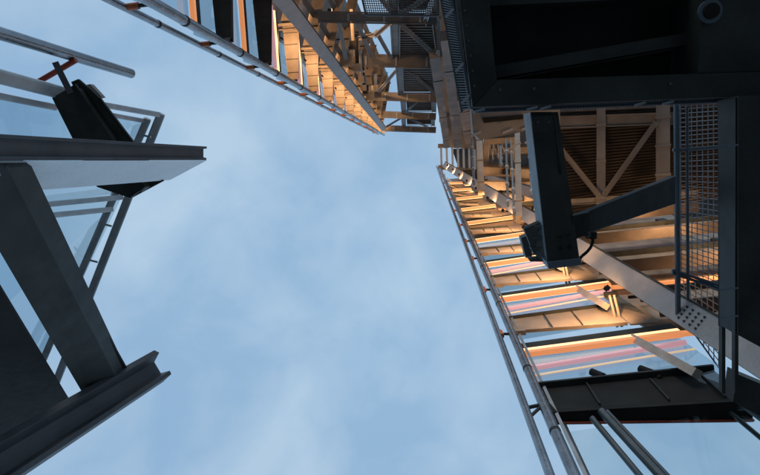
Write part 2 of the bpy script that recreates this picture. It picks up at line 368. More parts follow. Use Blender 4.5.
# ------------------------------------------------------------------ warm floodlights
def flood(p, aim, label, power, size=.07, grp='warm floodlights', spot=150):
    d = (aim-p).normalized(); u = d.orthogonal().normalized(); v = d.cross(u)
    t = thing('floodlight', p, label, 'floodlight', grp)
    MB().box(p-d*.08, u*size, v*size*.7, d*.06).build('housing', 'black', t)
    MB().box(p-d*.015, u*size*.85, v*size*.55, d*.005).build('lens', 'lens', t)
    MB().box(p-d*.08, u*(size+.015), v*.012, d*.012).build('yoke', 'wire', t)
    l = bpy.data.lights.new('lamp', 'SPOT'); l.energy = power; l.color = (1, .56, .27); l.shadow_soft_size = .08; l.spot_size = math.radians(spot); l.spot_blend = .6
    o = bpy.data.objects.new('lamp', l); COL.objects.link(o); o.parent = t; o.location = d*.02
    o.rotation_euler = (-d).to_track_quat('Z', 'Y').to_euler()
PW = 1.3
for k in range(1, 11):
    h = 7.9+3*k; L = (on(RC, h)-on(RR, h)).length
    p = on(RC, h-.3)-wout*.65-wdir*1.0*min(1, L/2.5)
    c = on(RR, h+.5)*.45+on(RC, h+.5)*.55
    flood(p, c, 'small black floodlight facing the %s tapered bracket, right facade' % ORD[k-1], (124 if k < 6 else 70)*PW, .045, spot=140)
    if k < 8 and k > 1:
        p = on(RC, h-1.0)*.45+on(RQ, h-1.0)*.55-wout*.6
        flood(p, p+wout*1.0+UP*1.4, 'small black floodlight under the %s floor beam right of the leaning column' % ORD[k-1], 190*PW)

# ------------------------------------------------------------------ second and further columns of the right wing
t = thing('leaning_column', P(486, 178, 30), 'short pale grey leaning column glimpsed beside the big black hanging strut', 'column', 'pale leaning steel columns')
A, B = P(562, 203, 18), P(485, 177.5, 34)
MB().bar(A, B, .42, .04).build('face_plate', 'grey', t); MB().bar(A, B, .05, .4, None, (sg*.24, 0)).build('flange', 'dark', t)
def post(name, a, b, ha, hb, w, d, m, label, cat='post', grp=None, prof='box', flm=None):
    A, B = P(*a, ha), P(*b, hb); t = thing(name, B, label, cat, grp)
    if prof == 'box': MB().bar(A, B, w, d).build('shaft', m, t)
    else:
        MB().ibeam(A, B, w, d, .03).build('shaft', m, t)
    for fr in (.15, .5, .85):
        p = A+(B-A)*fr; q = A+(B-A)*(fr+.03)
        MB().bar(p, q, w*1.12, .02, None, (0, -.03)).build('splice_plate', flm or m, t)
    return t
post('steel_post', (479, 130), (481, 190), 26, 23, .27, .3, 'tan', 'cream box post standing just left of the scaffold poles, mid right', grp='cream box posts')
post('steel_post', (517, 118), (519, 216), 26, 19, .22, .3, 'tan', 'cream box post directly behind the left edge of the hanging strut', grp='cream box posts')
post('steel_post', (601, 108), (601, 212), 17, 16.2, .24, .25, 'brown', 'brown post dividing the louvred soffit, behind the hanging strut', grp='brown soffit members')
post('steel_post', (663, 104), (663, 186), 17, 16.2, .36, .25, 'brown', 'brown post at the right side of the louvred soffit', grp='brown soffit members')
for i, (x0, x1, y0, y1) in enumerate(((472, 474, 140, 184), (506, 508, 140, 206), (511, 514, 140, 214), (528, 532, 130, 196), (533, 536, 130, 214), (500, 501, 146, 166))):
    A, B = P(x0, y0, 24), P(x1, y1, 19)
    t = thing('scaffold_pole', B, 'thin grey scaffold pole between the cream posts, %s from the left' % ORD[i], 'pole', 'thin grey scaffold poles')
    MB().tube(A, B, .045, 8).build('tube', 'wire', t)
    for fr in (.2, .45, .7, .93): MB().tube(A+(B-A)*fr, A+(B-A)*(fr+.02), .07, 8).build('coupler', 'zinc', t)

def member(name, a, b, ha, hb, w, d, m, label, cat='beam', grp=None):
    A, B = P(*a, ha), P(*b, hb)
    return tag(MB().ibeam(A, B, w, d, w*.12, web=d*.4).build(name, m), label, cat, grp)
# louvred soffit behind the strut
def louvres(name, quad, h, n, m, label, back=.25, split=True):
    """quad: four pixels, slats run along the first edge"""
    t = thing(name, P(*quad[0], h), label, 'louvre panel', 'louvred panels')
    q = [P(*p, h) for p in quad]
    bp = [v+UP*back for v in q]
    MB().hexa(bp, [v+UP*.06 for v in bp]).build('backing', 'louvre', t)
    s = MB()
    for i in range(n):
        f0, f1 = (i+.15)/n, (i+.75)/n
        a0 = q[0]+(q[3]-q[0])*f0; b0 = q[1]+(q[2]-q[1])*f0; a1 = q[0]+(q[3]-q[0])*f1; b1 = q[1]+(q[2]-q[1])*f1
        s.hexa([a0, b0, b0+UP*.02, a0+UP*.02], [a1+UP*.1, b1+UP*.1, b1+UP*.12, a1+UP*.12])
    s.build('slats', 'louvre', t)
    return t
louvres('louvre_panel', [(553, 112), (735, 104), (735, 196), (566, 226)], 17.4, 36, 'louvre', 'large dark louvred soffit with diagonal bracing behind the hanging strut')
g = 'brown soffit members'
member('soffit_beam', (545, 123), (680, 118), 17, 17, .32, .2, 'brown', 'horizontal brown beam across the top of the louvred soffit', 'beam', g)
member('soffit_beam', (560, 203), (700, 193), 16.3, 16.3, .16, .2, 'brown', 'horizontal brown beam across the foot of the louvred soffit', 'beam', g)
member('soffit_brace', (560, 148), (599, 196), 16.6, 16.1, .13, .12, 'brown', 'left diagonal brace of the louvred soffit, behind the hanging strut', 'brace', g)
member('soffit_brace', (604, 195), (657, 121), 16.1, 16.8, .13, .12, 'brown', 'right diagonal brace of the louvred soffit', 'brace', g)
# high soffit that closes the corner
tag(MB().slab([(484, 136, 46), (560, 108, 46), (800, 96, 46), (800, 230, 46), (640, 236, 46), (520, 205, 46), (484, 186, 46)], .3).build('ceiling_slab', 'brown'), 'brown underside of the highest floor, closing the corner beyond the scaffold poles', 'ceiling')
# truss panel under it
t = thing('lattice_frame', P(486, 143, 30), 'small square cream lattice frame between the two cream posts', 'frame')
for a, b, w in (((485, 142), (515, 140), .3), ((485, 165), (515, 166), .3), ((486, 142), (486, 165), .25), ((514, 141), (514, 166), .25)):
    MB().bar(P(*a, 30), P(*b, 30), w, .2).build('chord', 'tan', t)
mb = MB()
for i in range(6):
    x = 489+i*4.4; mb.bar(P(x, 143, 30.1), P(x+random.uniform(-2, 3), 165, 30.1), .05, .05); mb.bar(P(x, 143+i, 30.3), P(x+5, 160-i, 30.3), .04, .05)
mb.build('bracing', 'zinc', t)
g = 'cream crossbeams in the far corner'
for i, (a, b, h, w) in enumerate((((480, 171), (545, 175), 28, .45), ((484, 186), (548, 186), 26, .4), ((500, 199), (552, 199), 24, .4), ((520, 211), (552, 211), 22, .35), ((480, 152), (530, 150), 34, .4), ((542, 222), (558, 221), 20, .35))):
    A, B = P(*a, h), P(*b, h); t = thing('crossbeam', A, 'cream crossbeam in the far corner behind the posts, %s from the top' % ORD[[1, 2, 3, 4, 0, 5][i]], 'beam', g)
    MB().bar(A, B, w, .25).build('web', 'tan', t); MB().bar(A, B, .07, .3, None, (w*.56, -.04)).build('flange', 'louvre', t)
    MB().bar(A+(B-A)*.35, A+(B-A)*.45, .28, .2, None, (w*.1, -.24)).build('junction_box', 'black', t)
for i, (x, y, h) in enumerate(((500, 192, 25), (517, 206, 23), (540, 192, 22), (538, 216, 19))):
    p = P(x, y, h); flood(p, p+UP*2-wdir*.6+wout*.5, 'tiny glowing floodlight among the far corner crossbeams, %s from the left' % ORD[[0, 1, 3, 2][i]], 70*PW, .06)
for i, (x, y, h) in enumerate(((468, 176, 36), (478, 188, 31))):
    p = P(x, y, h); flood(p, p+wout-wdir, 'tiny glowing floodlight near the top of the bolted column, %s from the sky' % ORD[i], 90*PW, .06)
p = P(563, 247, 12); flood(p, P(505, 150, 18), 'floodlight tucked behind the foot of the hanging strut, aimed up at the girder', 150*PW)  # unseen lamp added to brighten the girder and corner posts
p = P(628, 212, 9.5); flood(p, P(615, 150, 17), 'floodlight tucked above the diagonal arm, aimed up at the louvred soffit', 75*PW)  # unseen lamp added to brighten the louvred soffit
# row of little balusters on the far parapet
t = thing('parapet_balustrade', P(440, 150, 44), 'row of short pale balusters on the far parapet beside the sky', 'balustrade')
for i in range(7):
    x = 441+i*5.6; MB().bar(P(x, 147, 43), P(x+.6, 166+i*.6, 41.5), .16, .1).build('baluster', 'grey', t)
MB().bar(P(438, 146, 43), P(482, 144, 43), .32, .2).build('top_rail', 'brown', t)
MB().bar(P(438, 167, 41.3), P(482, 172, 41.3), .3, .2).build('bottom_rail', 'tan', t)
tag(MB().slab([(452, 149, 45), (484, 147, 45), (484, 186, 45), (462, 178, 45)], .2).build('wall_panel', 'brown'), 'brown wall panel seen behind the pale balusters', 'panel')

# ================================================================== UPPER LEFT FACADE
def TR(h): return (440-3090/h, 165-.5*3090/h)            # outer rail
def TI(h): return (440-3090/h*.905, 167-.5182*3090/h)    # inner rail
def TC(h): return (440-2930/h, 200-3445/h)               # pale leaning column
TTOP = 50.
g = 'tubular rails running up the facade edges'
for fn, r, lb in ((TR, .07, 'outer steel rail of the upper left facade, against the open sky'), (TI, .1, 'inner steel rail of the upper left facade, touching the bracket tips')):
    A, B = on(fn, 8.4), on(fn, TTOP)
    t = thing('facade_rail', A, lb, 'rail', g); MB().tube(A, B, r, 16).build('tube', 'tube', t)
    for h in range(10, 48, 3): MB().tube(on(fn, h+.9), on(fn, h+.97), r*1.1, 16).build('joint_ring', 'dark', t)
tdir = on(TC, 19)-on(TI, 19); tdir.z = 0; tdir.normalize(); tout = Vector((tdir.y, -tdir.x, 0))
if tout.dot(on(TI, 19)-EYE) < 0: tout = -tout
for i in range(13):
    h = 9.8+3.03*i; a, b = on(TR, h), on(TI, h); d = (b-a).normalized()
    t = thing('rail_bracket', a, 'small red and black bracket tying the upper left rails, %s from the left' % ORD[i], 'bracket', 'brackets tying the upper left rails')
    MB().tube(a, b, .035).build('arm', 'dark', t); MB().tube(a-UP*.0+d*.05, a+d*.26, .06).build('clamp', 'orange', t)
A, B = on(TC, 15), on(TC, 45.5)
t = thing('leaning_column', A, 'long pale grey leaning column above the upper left tapered brackets', 'column', 'pale leaning steel columns')
mb = MB(); _, u, n = mb.frame(A, B); sT = 1 if (P(330, 40, 22)-P(300, 60, 22)).dot(u) > 0 else -1
MB().bar(A, B, .42, .04, None, (sT*.25, -.85)).build('face_plate', 'grey', t)
MB().bar(A, B, .035, .34, None, (sT*.485, -.86)).bar(A, B, .035, .3, None, (sT*.06, -.805)).build('flange', 'dark', t)
for i in range(-1, 12):
    h = 15.9+3.03*i; a, b = on(TI, h), on(TC, h)
    if i < 0: pass
    d = (b-a).normalized(); L = (b-a).length; d1, d2 = .55*min(1, .35+L/4), .95*min(1, .35+L/4)
    a = a+d*.1
    dk = i in (-1, 0)
    t = thing('cantilever_bracket', a, 'tapered %s bracket with ribs hanging on the upper left facade, %s from the left' % ('dark' if dk else 'cream', ORD[i+1]), 'bracket', 'tapered brackets of the upper left facade')
    n = tout*.04
    m_ = 'louvre' if dk else 'tan'
    MB().hexa([a, b, b+n, a+n], [a+UP*d1, b+UP*d2, b+UP*d2+n, a+UP*d1+n]).build('web', m_, t)
    MB().hexa([a-tout*.22-UP*.03, b-tout*.38-UP*.03, b+tout*.2-UP*.03, a+tout*.14-UP*.03], [a-tout*.22-UP*.002, b-tout*.38-UP*.002, b+tout*.2-UP*.002, a+tout*.14-UP*.002]).build('lower_flange', m_, t)
    MB().hexa([a-tout*.06+UP*(d1+.002), b-tout*.06+UP*(d2+.002), b+tout*.1+UP*(d2+.002), a+tout*.1+UP*(d1+.002)], [a-tout*.06+UP*(d1+.06), b-tout*.06+UP*(d2+.06), b+tout*.1+UP*(d2+.06), a+tout*.1+UP*(d1+.06)]).build('top_flange', 'louvre', t)
    for fr in (.12, .35, .6, .8):
        p = a+(b-a)*fr; MB().box(p-UP*.036-tout*.05, d*.012, tout*(.18+.08*fr), UP*.005).build('stiffener', 'louvre', t)
    mb = MB().box(a+(b-a)*.93-UP*.12, d*.04, tout*.34, UP*.05); mb.box(a+(b-a)*.85-UP*.1, d*.015, tout*.3, UP*.03); mb.build('head_clamp', 'tan', t)
    # transom left of the bracket: dark rail, emissive warm band and pink streak painting reflections
    ht = h-1.05; p, q = on(TI, ht)+d*.15, on(TC, ht)
    tt = thing('lit_transom', p, 'glazing transom with glowing orange strip left of the %s upper left bracket' % ORD[i+1], 'transom', 'lit transoms of the upper left facade')
    w_ = -tout
    o = tout*.12
    MB().hexa([p+o, q+o, q+o*2, p+o*2], [p+o+UP*.2, q+o+UP*.2, q+o*2+UP*.2, p+o*2+UP*.2]).build('rail', 'dark', tt)
    MB().hexa([p+o-UP*.12, q+o-UP*.12, q+o*1.8-UP*.12, p+o*1.8-UP*.12], [p+o-UP*.004, q+o-UP*.004, q+o*1.8-UP*.004, p+o*1.8-UP*.004]).build('light_strip', 'led_orange' if dk else 'led', tt)
    if 0 < i < 7:
        p2, q2 = on(TI, ht-.5)+d*.2+o, on(TC, ht-.5)+o
        tag(MB().tube(p2, q2, .07, 8).build('light_tube', 'led_pink'), 'pink light tube left of the %s upper left bracket' % ORD[i+1], 'light', 'pink light tubes of the upper left facade')
    lo_ = h-3.9; pa, pb = on(TI, max(lo_, 9))+o*2.4, on(TC, max(lo_, 9))+o*2.4
    tag(MB().hexa([pa, pb, pb+tout*.02, pa+tout*.02], [p+o*2.4, q+o*2.4, q+o*2.4+tout*.02, p+o*2.4+tout*.02]).build('glass_pane', 'glass'), 'clear facade glass directly left of the %s upper left bracket' % ORD[i+1], 'glass', 'glass panes of the upper left facade')
    if i >= 1:
        p = on(TC, h-1.25)*.55+on(TI, h-1.25)*.45-tout*.1
        flood(p, on(TI, h+.5)*.45+on(TC, h+.5)*.55, 'small black floodlight at the head of the %s upper left bracket' % ORD[i+1], 95*PW, .04, spot=125)
# floor beams beyond that column
def TQ(h):
    x, y = TC(h); return (x+420/h, y-2350/h)
for i in range(0, 11):
    h = 18.93+3.03*i; a, b = on(TC, h), on(TQ, h); d = (b-a).normalized(); L = (b-a).length
    t = thing('floor_beam', a, 'cream floor beam rising above the pale column of the upper left facade, %s from the left' % ORD[i], 'beam', 'lit floor beams of the upper left facade')
    MB().hexa([a-tout*.25, b-tout*.25, b+tout*.25, a+tout*.25], [p+UP*.06+w_*s for p, s in ((a, .25), (b, .25), (b, -.25), (a, -.25))]).build('lower_flange', 'tan', t)
    MB().hexa([a+UP*.062, b+UP*.062, b+UP*.062+tout*.05, a+UP*.062+tout*.05], [a+UP*.8, b+UP*.8, b+UP*.8+tout*.05, a+UP*.8+tout*.05]).build('web', 'tan', t)
    mb = MB()
    for fr in (.2, .5, .8):
        p = a+(b-a)*fr-UP*.05; mb.box(p+tout*random.uniform(.3, .7), d*.1, tout*.12, UP*.05).tube(p-tout*.2, p+tout*1.0, .03, 6)
    mb.build('cable_clamps', 'black', t)
    oo = tout*.9+UP*.5
    ex = (b-a)*.2; p, q, r_, s_ = on(TC, h)+oo, on(TQ, h)+oo+ex, on(TQ, h+3.0)+oo+ex, on(TC, h+3.0)+oo
    tag(MB().hexa([p, q, q+UP*.05+tout*.05, p+UP*.05+tout*.05], [s_, r_, r_+UP*.05+tout*.05, s_+UP*.05+tout*.05]).build('cladding_panel', 'brown'), 'brown cladding panel behind the %s upper left floor beam' % ORD[i], 'panel', 'cladding panels of the upper left facade')
    if i < 9:
        p = a+(b-a)*.35-UP*.5+tout*.6
        flood(p, p+UP+tout*.5, 'small glowing floodlight right of the %s upper left floor beam' % ORD[i], 70*PW, .05)
A, B = on(TQ, 22), on(TQ, TTOP)
post('steel_post', TQ(20), TQ(TTOP), 20, TTOP, .28, .25, 'tan', 'leaning cream post closing the far ends of the upper left floor beams')
# secondary clutter purlins parallel to the column
for j, f_ in enumerate((.3, .62)):
    A = on(TC, 20)*(1-f_)+on(TQ, 20)*f_+UP*.3; B = on(TC, 48)*(1-f_)+on(TQ, 48)*f_+UP*.3
    tag(MB().ibeam(A, B, .2, .16, .03).build('purlin', 'brown'), '%s brown purlin crossing the upper left floor beams' % ('lower', 'upper')[j], 'purlin', 'brown purlins')

# ------------------------------------------------------------------ back wing: frames and louvred panels (top centre)
g = 'brown girders of the back wing'
HB = [(-22, 15.0), (18, 18.2), (61, 23.8), (97, 32.), (115.5, 38.8), (129, 46.)]
xl = [300, 318, 340, 366, 383, 379]; xr = [436, 437, 441, 440, 436, 436]
for i, (y, h) in enumerate(HB):
    A, B = P(xl[i], y-1, h), P(xr[i], y+1, h)
    w = [.3, .24, .42, .38, .36, .4][i]
    t = thing('girder', A, 'brown cross girder of the back wing, %s from the top of the frame' % ORD[i], 'girder', g)
    MB().bar(A, B, w, .3).build('web', 'brown', t)
    MB().bar(A, B, .05, .34, None, (w/2+.03, -.04)).bar(A, B, .05, .34, None, (-w/2-.03, -.04)).build('flange', 'brown', t)
    mb = MB()
    for q in (.25, .55, .85): mb.bar(A+(B-A)*q, A+(B-A)*(q+.02), w*.9, .03, None, (0, -.05))
    mb.build('splice_plates', 'zinc', t)
def wing_post(xa, xb, i, w, lab):
    (y0, h0), (y1, h1) = HB[i], HB[i+1]
    A, B = P(xa, y0+1.5, h0+.1), P(xb, y1-1.5, h1+.1)
    tag(MB().ibeam(A, B, w, .26, .04, web=.14).build('wing_post', 'brown'), lab, 'post', 'brown posts of the back wing')
names = ['top', 'second', 'third', 'fourth', 'bottom']
LX = [(392, 394), (395, 396), (399, 401), (403, 404), (403.5, 404)]
RX = [(433, 436), (436, 440), (437, 437), (434, 434), (433, 433)]
for i in range(5):
    wing_post(*LX[i], i, .3, 'brown post left of the %s louvred panel in the back wing' % names[i])
    wing_post(*RX[i], i, .26, 'brown post right of the %s louvred panel in the back wing' % names[i])
    (y0, h0), (y1, h1) = HB[i], HB[i+1]
    q = [P(LX[i][0]+3, y0+2, h0+.4), P(RX[i][0]-2, y0+2, h0+.4), P(RX[i][1]-2, y1-3, h1+.4), P(LX[i][1]+3, y1-3, h1+.4)]
    t = thing('louvre_panel', q[0], 'dark louvred wall panel in the back wing, %s one counting down' % names[i], 'louvre panel', 'louvred panels')
    nn = (q[1]-q[0]).cross(q[3]-q[0]).normalized()
    if nn.dot(q[0]-EYE) < 0: nn = -nn
    MB().hexa([v+nn*.15 for v in q], [v+nn*.2 for v in q]).build('backing', 'louvre', t)
    s = MB(); N = 16
    for j in range(N):
        f0 = (j+.08)/N; f1 = (j+.92)/N
        a0 = q[0]+(q[3]-q[0])*f0; b0 = q[1]+(q[2]-q[1])*f0; a1 = q[0]+(q[3]-q[0])*f1; b1 = q[1]+(q[2]-q[1])*f1
        s.hexa([a0, b0, b0+nn*.02, a0+nn*.02], [a1+nn*.03, b1+nn*.03, b1+nn*.05, a1+nn*.05])
    s.build('slats', 'louvre', t)
g = 'thin diagonal braces of the back wing'
for i, (a, b, ha, hb, lb) in enumerate((
    ((398, 22), (439, 59), 18.3, 23.4, 'long diagonal brace across the second louvred panel'),
    ((399, 16), (428, -4), 18, 16.4, 'diagonal brace across the topmost louvred panel'),
    ((374, 37), (391, 22), 20.3, 18.6, 'short brace crossing the sky gap under the second girder, upper arm'),
    ((377, 33), (391, 58), 20.3, 23.2, 'short brace crossing the sky gap under the second girder, lower arm'),
    ((378, 92), (395, 72), 31, 26, 'brace crossing the sky gap beside the third louvred panel'),
    ((410, 71), (436, 95), 26, 31, 'diagonal brace across the third louvred panel'),
    ((406, 112), (417, 101), 38, 33.6, 'small brace on the fourth louvred panel'),
    ((386, 127), (401, 118), 45, 40, 'small brace in the lowest sky gap'),
    ((408, 118), (428, 127), 40, 45, 'small brace on the lowest louvred panel'),
    ((378, -6), (392, 13), 16, 17.8, 'brace in the topmost sky gap behind the wire mesh'),
    ((432, 1), (424, 25), 16.2, 18.6, 'pale stub brace at the right end of the second girder'),
    ((338, 18), (346, 60), 18.4, 23.4, 'left upright brace between second and third girders'),
    ((356, 20), (372, 58), 18.4, 23.4, 'slanting brace left of the sky gap below the second girder'),
    ((352, 40), (378, 34), 20.5, 20.5, 'short crossing brace left of the sky gap'))):
    tag(MB().ibeam(P(*a, ha), P(*b, hb), .12, .1, .03, web=.06).build('diagonal_brace', 'zinc' if i == 10 else 'brown'), lb, 'brace', g)
# clutter of pipes, boxes and lights between
runs = []
for i in range(16):
    h = random.uniform(20, 33); x = random.uniform(334, 376); y = 200-3300/h+random.uniform(4, 26)
    if y > 92: y = 88
    if x < 334+y*.28: x = 336+y*.32
    runs.append((y, x, h))
for i, (y, x, h) in enumerate(sorted(runs)):
    p = P(x, y, h); q = p+tdir*random.uniform(.5, 1.3)
    t = thing('pipe_run', p, 'short %s pipe left of the upper sky gap, %s from the top' % (('brown', 'black', 'grey')[i % 3], ORD[i]), 'pipe', 'pipe runs in the lit clutter')
    MB().tube(p, q, .07, 8).build('pipe', ('tan', 'black', 'zinc')[i % 3], t)
    MB().box(p, tdir*.14, tout*.12, UP*.1).build('junction_box', ('black', 'brown', 'tan')[i % 3], t)
for i, (x, y, h) in enumerate(((352, 48, 24), (365, 78, 29), (372, 100, 36), (332, 10, 19))):
    p = P(x, y, h); flood(p, P(400, y, h+1), 'tiny glowing floodlight in the clutter left of the sky gap, %s from the top' % ORD[[1, 2, 3, 0][i]], 220*PW, .05)

# wire mesh above the second girder
def mesh_panel(name, q, h, nx, ny, r, label, frame=.03, m='zinc'):
    Q = [P(*p[:2], p[2] if len(p) > 2 else h) for p in q]
    t = thing(name, Q[0], label, 'mesh panel')
    f = MB()
    for i in range(4): f.tube(Q[i], Q[(i+1) % 4], frame, 8)
    f.build('frame', 'blueish', t)
    w = MB()
    for i in range(1, nx):
        k = i/nx; w.tube(Q[0]+(Q[1]-Q[0])*k, Q[3]+(Q[2]-Q[3])*k, r, 5, False)
    for i in range(1, ny):
        k = i/ny; w.tube(Q[0]+(Q[3]-Q[0])*k, Q[1]+(Q[2]-Q[1])*k, r, 5, False)
    w.build('wires', m, t); return t
mesh_panel('mesh_panel', [(358, -20), (438, -20), (439, 16), (366, 15)], 15.5, 34, 15, .012, 'fine wire mesh over the topmost sky gap, top centre', .03, 'wire')

# tall brown posts between the back wing and the dark box
g = 'tall brown posts left of the dark box'
post('steel_post', (435, 58), (447, 148), 20, 38, .38, .3, 'brown', 'leftmost tall brown post beside the perforated gutter', grp=g)
post('steel_post', (450, 40), (458, 148), 17, 38, .55, .3, 'brown', 'middle tall brown post beside the perforated gutter', grp=g)
post('steel_post', (464, 100), (470, 148), 17, 30, .4, .3, 'brown', 'rightmost tall brown post under the gutter corner', grp=g)
tag(MB().slab([(434, -40, 40), (470, -40, 40), (484, 150, 40), (447, 147, 40)], .2).build('wall_panel', 'brown'), 'brown panel closing the gap behind the tall brown posts', 'panel')
mb = MB()
clips = [(438, 52), (443, 73), (441, 90), (447, 80), (444, 108), (447, 130), (452, 118), (441, 121)]; clips.sort(key=lambda c: c[1])
for i, (x, y) in enumerate(clips):
    p = P(x, y, 16+i*.3)
    tag(MB().box(p, Vector((.05, .015, 0)), Vector((-.01, .05, 0)), UP*.02).box(p+Vector((.03, .05, .0)), Vector((.02, .0, 0)), Vector((0, .05, 0)), UP*.03).build('pipe_clip', 'zinc'), 'small pale metal clip on the tall brown posts, %s from the top' % ORD[i], 'clip', 'pale clips on the brown posts')

# ================================================================== NEAR, TOP RIGHT: dark box, gutter, column
HBX = 4.5
t = thing('steel_canopy', P(600, 50, HBX), 'massive near-black steel platform underside filling the top right corner', 'platform')
MB().slab([(451, -70, HBX), (484, -70, HBX), (494.5, 62, HBX), (497, 80, HBX), (472.5, 107, HBX)], .5).build('edge_beam', 'dark', t)
MB().slab([(473, 107, HBX), (497.5, 80, HBX), (810, 70, HBX), (810, 94, HBX)], .5).build('edge_beam', 'dark', t)
MB().slab([(700, 40, HBX+.02), (706, -70, HBX+.02), (810, -70, HBX+.02), (810, 69.5, HBX+.02), (698, 73, HBX+.02)], .5).build('corner_plate', 'dark', t)
MB().slab([(440, -70, 5.1), (830, -70, 5.1), (830, 92, 5.1), (470, 103, 5.1)], .08).build('deck_plate', 'black', t)
MB().slab([(494, 66, 4.75), (690, 32, 4.75), (690, 44, 4.75), (497, 78, 4.75)], .3).build('diagonal_rib', 'dark', t)
MB().slab([(484, -4, 4.75), (700, -14, 4.75), (700, -4, 4.75), (484.5, 6, 4.75)], .3).build('cross_rib', 'dark', t)
c = P(709, 12, HBX-.01); MB().tube(c, c-UP*.025, .085, 28).build('cover_disc', 'blueish', t, 'round cover on the corner plate')
c = c-UP*.02; MB().tube(c-UP*.006, c-UP*.03, .055, 24).build('cover_disc_centre', 'black', t)
bt = MB()
for i in (0, 1, 5):
    p = P(500+i*34, 90-i*1.2, HBX); MB().tube(p-UP*.001, p-UP*.014, .014, 8).build('bolt', 'mid', t)
for i in range(7):
    p = P(463+i*1.9, -4+i*15, HBX); MB().tube(p-UP*.001, p-UP*.014, .012, 8).build('bolt', 'mid', t)
# perforated gutter on the left edge and along the bottom edge
t = thing('perforated_gutter', P(455, 60, 4.7), 'perforated blue grey trim along the left edge of the dark platform', 'trim')
gq = [((440, -6), (450, -6)), ((462, 112), (471.5, 108))]
s = MB(); N = 46
for i in range(N):
    f = i/N; a = [gq[0][0][j]+(gq[1][0][j]-gq[0][0][j])*f for j in (0, 1)]; b = [gq[0][1][j]+(gq[1][1][j]-gq[0][1][j])*f for j in (0, 1)]
    s.bar(P(*a, 4.9), P(b[0], b[1]+3, 4.62), .008, .02)
s.build('grating_bars', 'mid', t)
MB().bar(P(440, -8, 4.9), P(462, 112, 4.9), .02, .06).bar(P(450.6, -8, 4.6), P(472, 108.5, 4.6), .02, .06).build('rim', 'blueish', t)
MB().slab([(441, -8, 5.05), (452, -8, 5.05), (473, 107, 5.05), (462, 111, 5.05)], .03).build('backing_plate', 'blueish', t)
for f in (.2, .66, .93):
    x = 440+22*f; y = -6+118*f
    MB().bar(P(x+1, y, 4.6), P(x+9, y-9, 4.58), .022, .015).build('strap', 'zinc', t)
t = thing('perforated_gutter', P(600, 104, 4.6), 'perforated blue grey trim along the bottom edge of the dark platform', 'trim')
MB().slab([(472, 108.3, 4.62), (738, 97.6, 4.62), (738, 101.8, 4.62), (474, 113, 4.62)], .03).build('plate', 'blueish', t)
s = MB()
for i in range(90):
    x = 478+i*2.85; y = 109.5-(x-474)*.0405; p = P(x, y+1.2, 4.615); s.tube(p, p-UP*.004, .0065, 6)
s.build('perforations', 'black', t)
for x in (479, 532, 545, 640, 668):
    y = 110-(x-474)*.041; MB().bar(P(x-5, y+2, 4.6), P(x+6, y-1, 4.6), .02, .015).build('strap', 'zinc', t)
# second smaller box behind
t = thing('box_girder', P(500, 125, 9), 'weathered grey box girder showing below the platform corner', 'girder')
MB().slab([(471, 104, 13), (560, 98, 13), (560, 125, 13), (480, 140, 13), (473, 133, 13)], .5).build('underside', 'brown', t)
MB().slab([(483, 118, 12.95), (523, 115, 12.95), (523, 119, 12.95), (484, 123, 12.95)], .03).build('slot', 'black', t)
for i, (x, y) in enumerate(((476, 134), (508, 131), (527, 128), (530, 141), (516, 145))):
    MB().bar(P(x-5, y+2, 12.9), P(x+5, y-2, 12.9), .05, .02).build('strap', 'zinc', t)

# right-hand column
t = thing('steel_column', P(745, 240, 4), 'broad near-black steel column running down the right border', 'column')
MB().slab([(738.5, 96, 4.3), (830, 92, 4.3), (830, 385, 4.3), (738, 335, 4.3)], .23).build('face', 'dark', t)
MB().slab([(735.5, 98, 4.32), (738.3, 98, 4.32), (737.8, 336, 4.32), (735, 334, 4.32)], .25).build('flange', 'dark', t)
MB().bar(P(719.5, 100, 4.56), P(719.5, 326, 4.56), .018, .05).build('edge_strip', 'blueish', t)
for y in (145, 288, 316):
    MB().bar(P(720, y+2, 4.3), P(737, y, 4.2), .012, .02).build('strap', 'blueish', t)
for x in (722, 735): MB().slab([(x, 326, 5.4), (x+3.5, 327, 5.4), (x+3.5, 394, 5.4), (x, 393, 5.4)], .06).build('hanger_strap', 'dark', t)
MB().slab([(737, 374, 6.0), (800, 400, 6.0), (800, 436, 6.0), (733, 402, 6.0)], .2).build('end_plate', 'dark', t)

# mesh cage
mesh_panel('mesh_panel', [(675, 105), (719, 102), (719, 146), (675, 150)], 9.5, 8, 10, .008, 'small upper wire mesh panel between the platform and the right column', .016)
mesh_panel('mesh_panel', [(675, 152), (719, 148), (719, 288), (676, 270)], 9.5, 8, 25, .008, 'tall wire mesh panel with tan beams behind it, left of the right column', .016)
mesh_panel('mesh_panel', [(677, 274), (719, 291), (719, 368), (683, 318)], 10.8, 7, 11, .010, 'lowest wire mesh panel, reaching behind the bolted column', .016)
for i, (a, b, r) in enumerate((((676.5, 104), (678, 318), .035), ((687, 108), (688, 300), .02), ((672, 270), (737, 291), .02), ((672, 273), (737, 295), .02), ((673, 150), (737, 145.5), .022))):
    tag(MB().tube(P(*a, 9.35), P(*b, 9.35), r*1.25, 10).build('cage_rail', 'blueish'), '%s of the wire mesh cage' % ['thick upright rail at the left edge', 'thin upright rail inside the left edge', 'upper sloping foot rail', 'lower sloping foot rail', 'crossing rail between the upper and tall panels'][i], 'rail', 'rails of the wire cage')

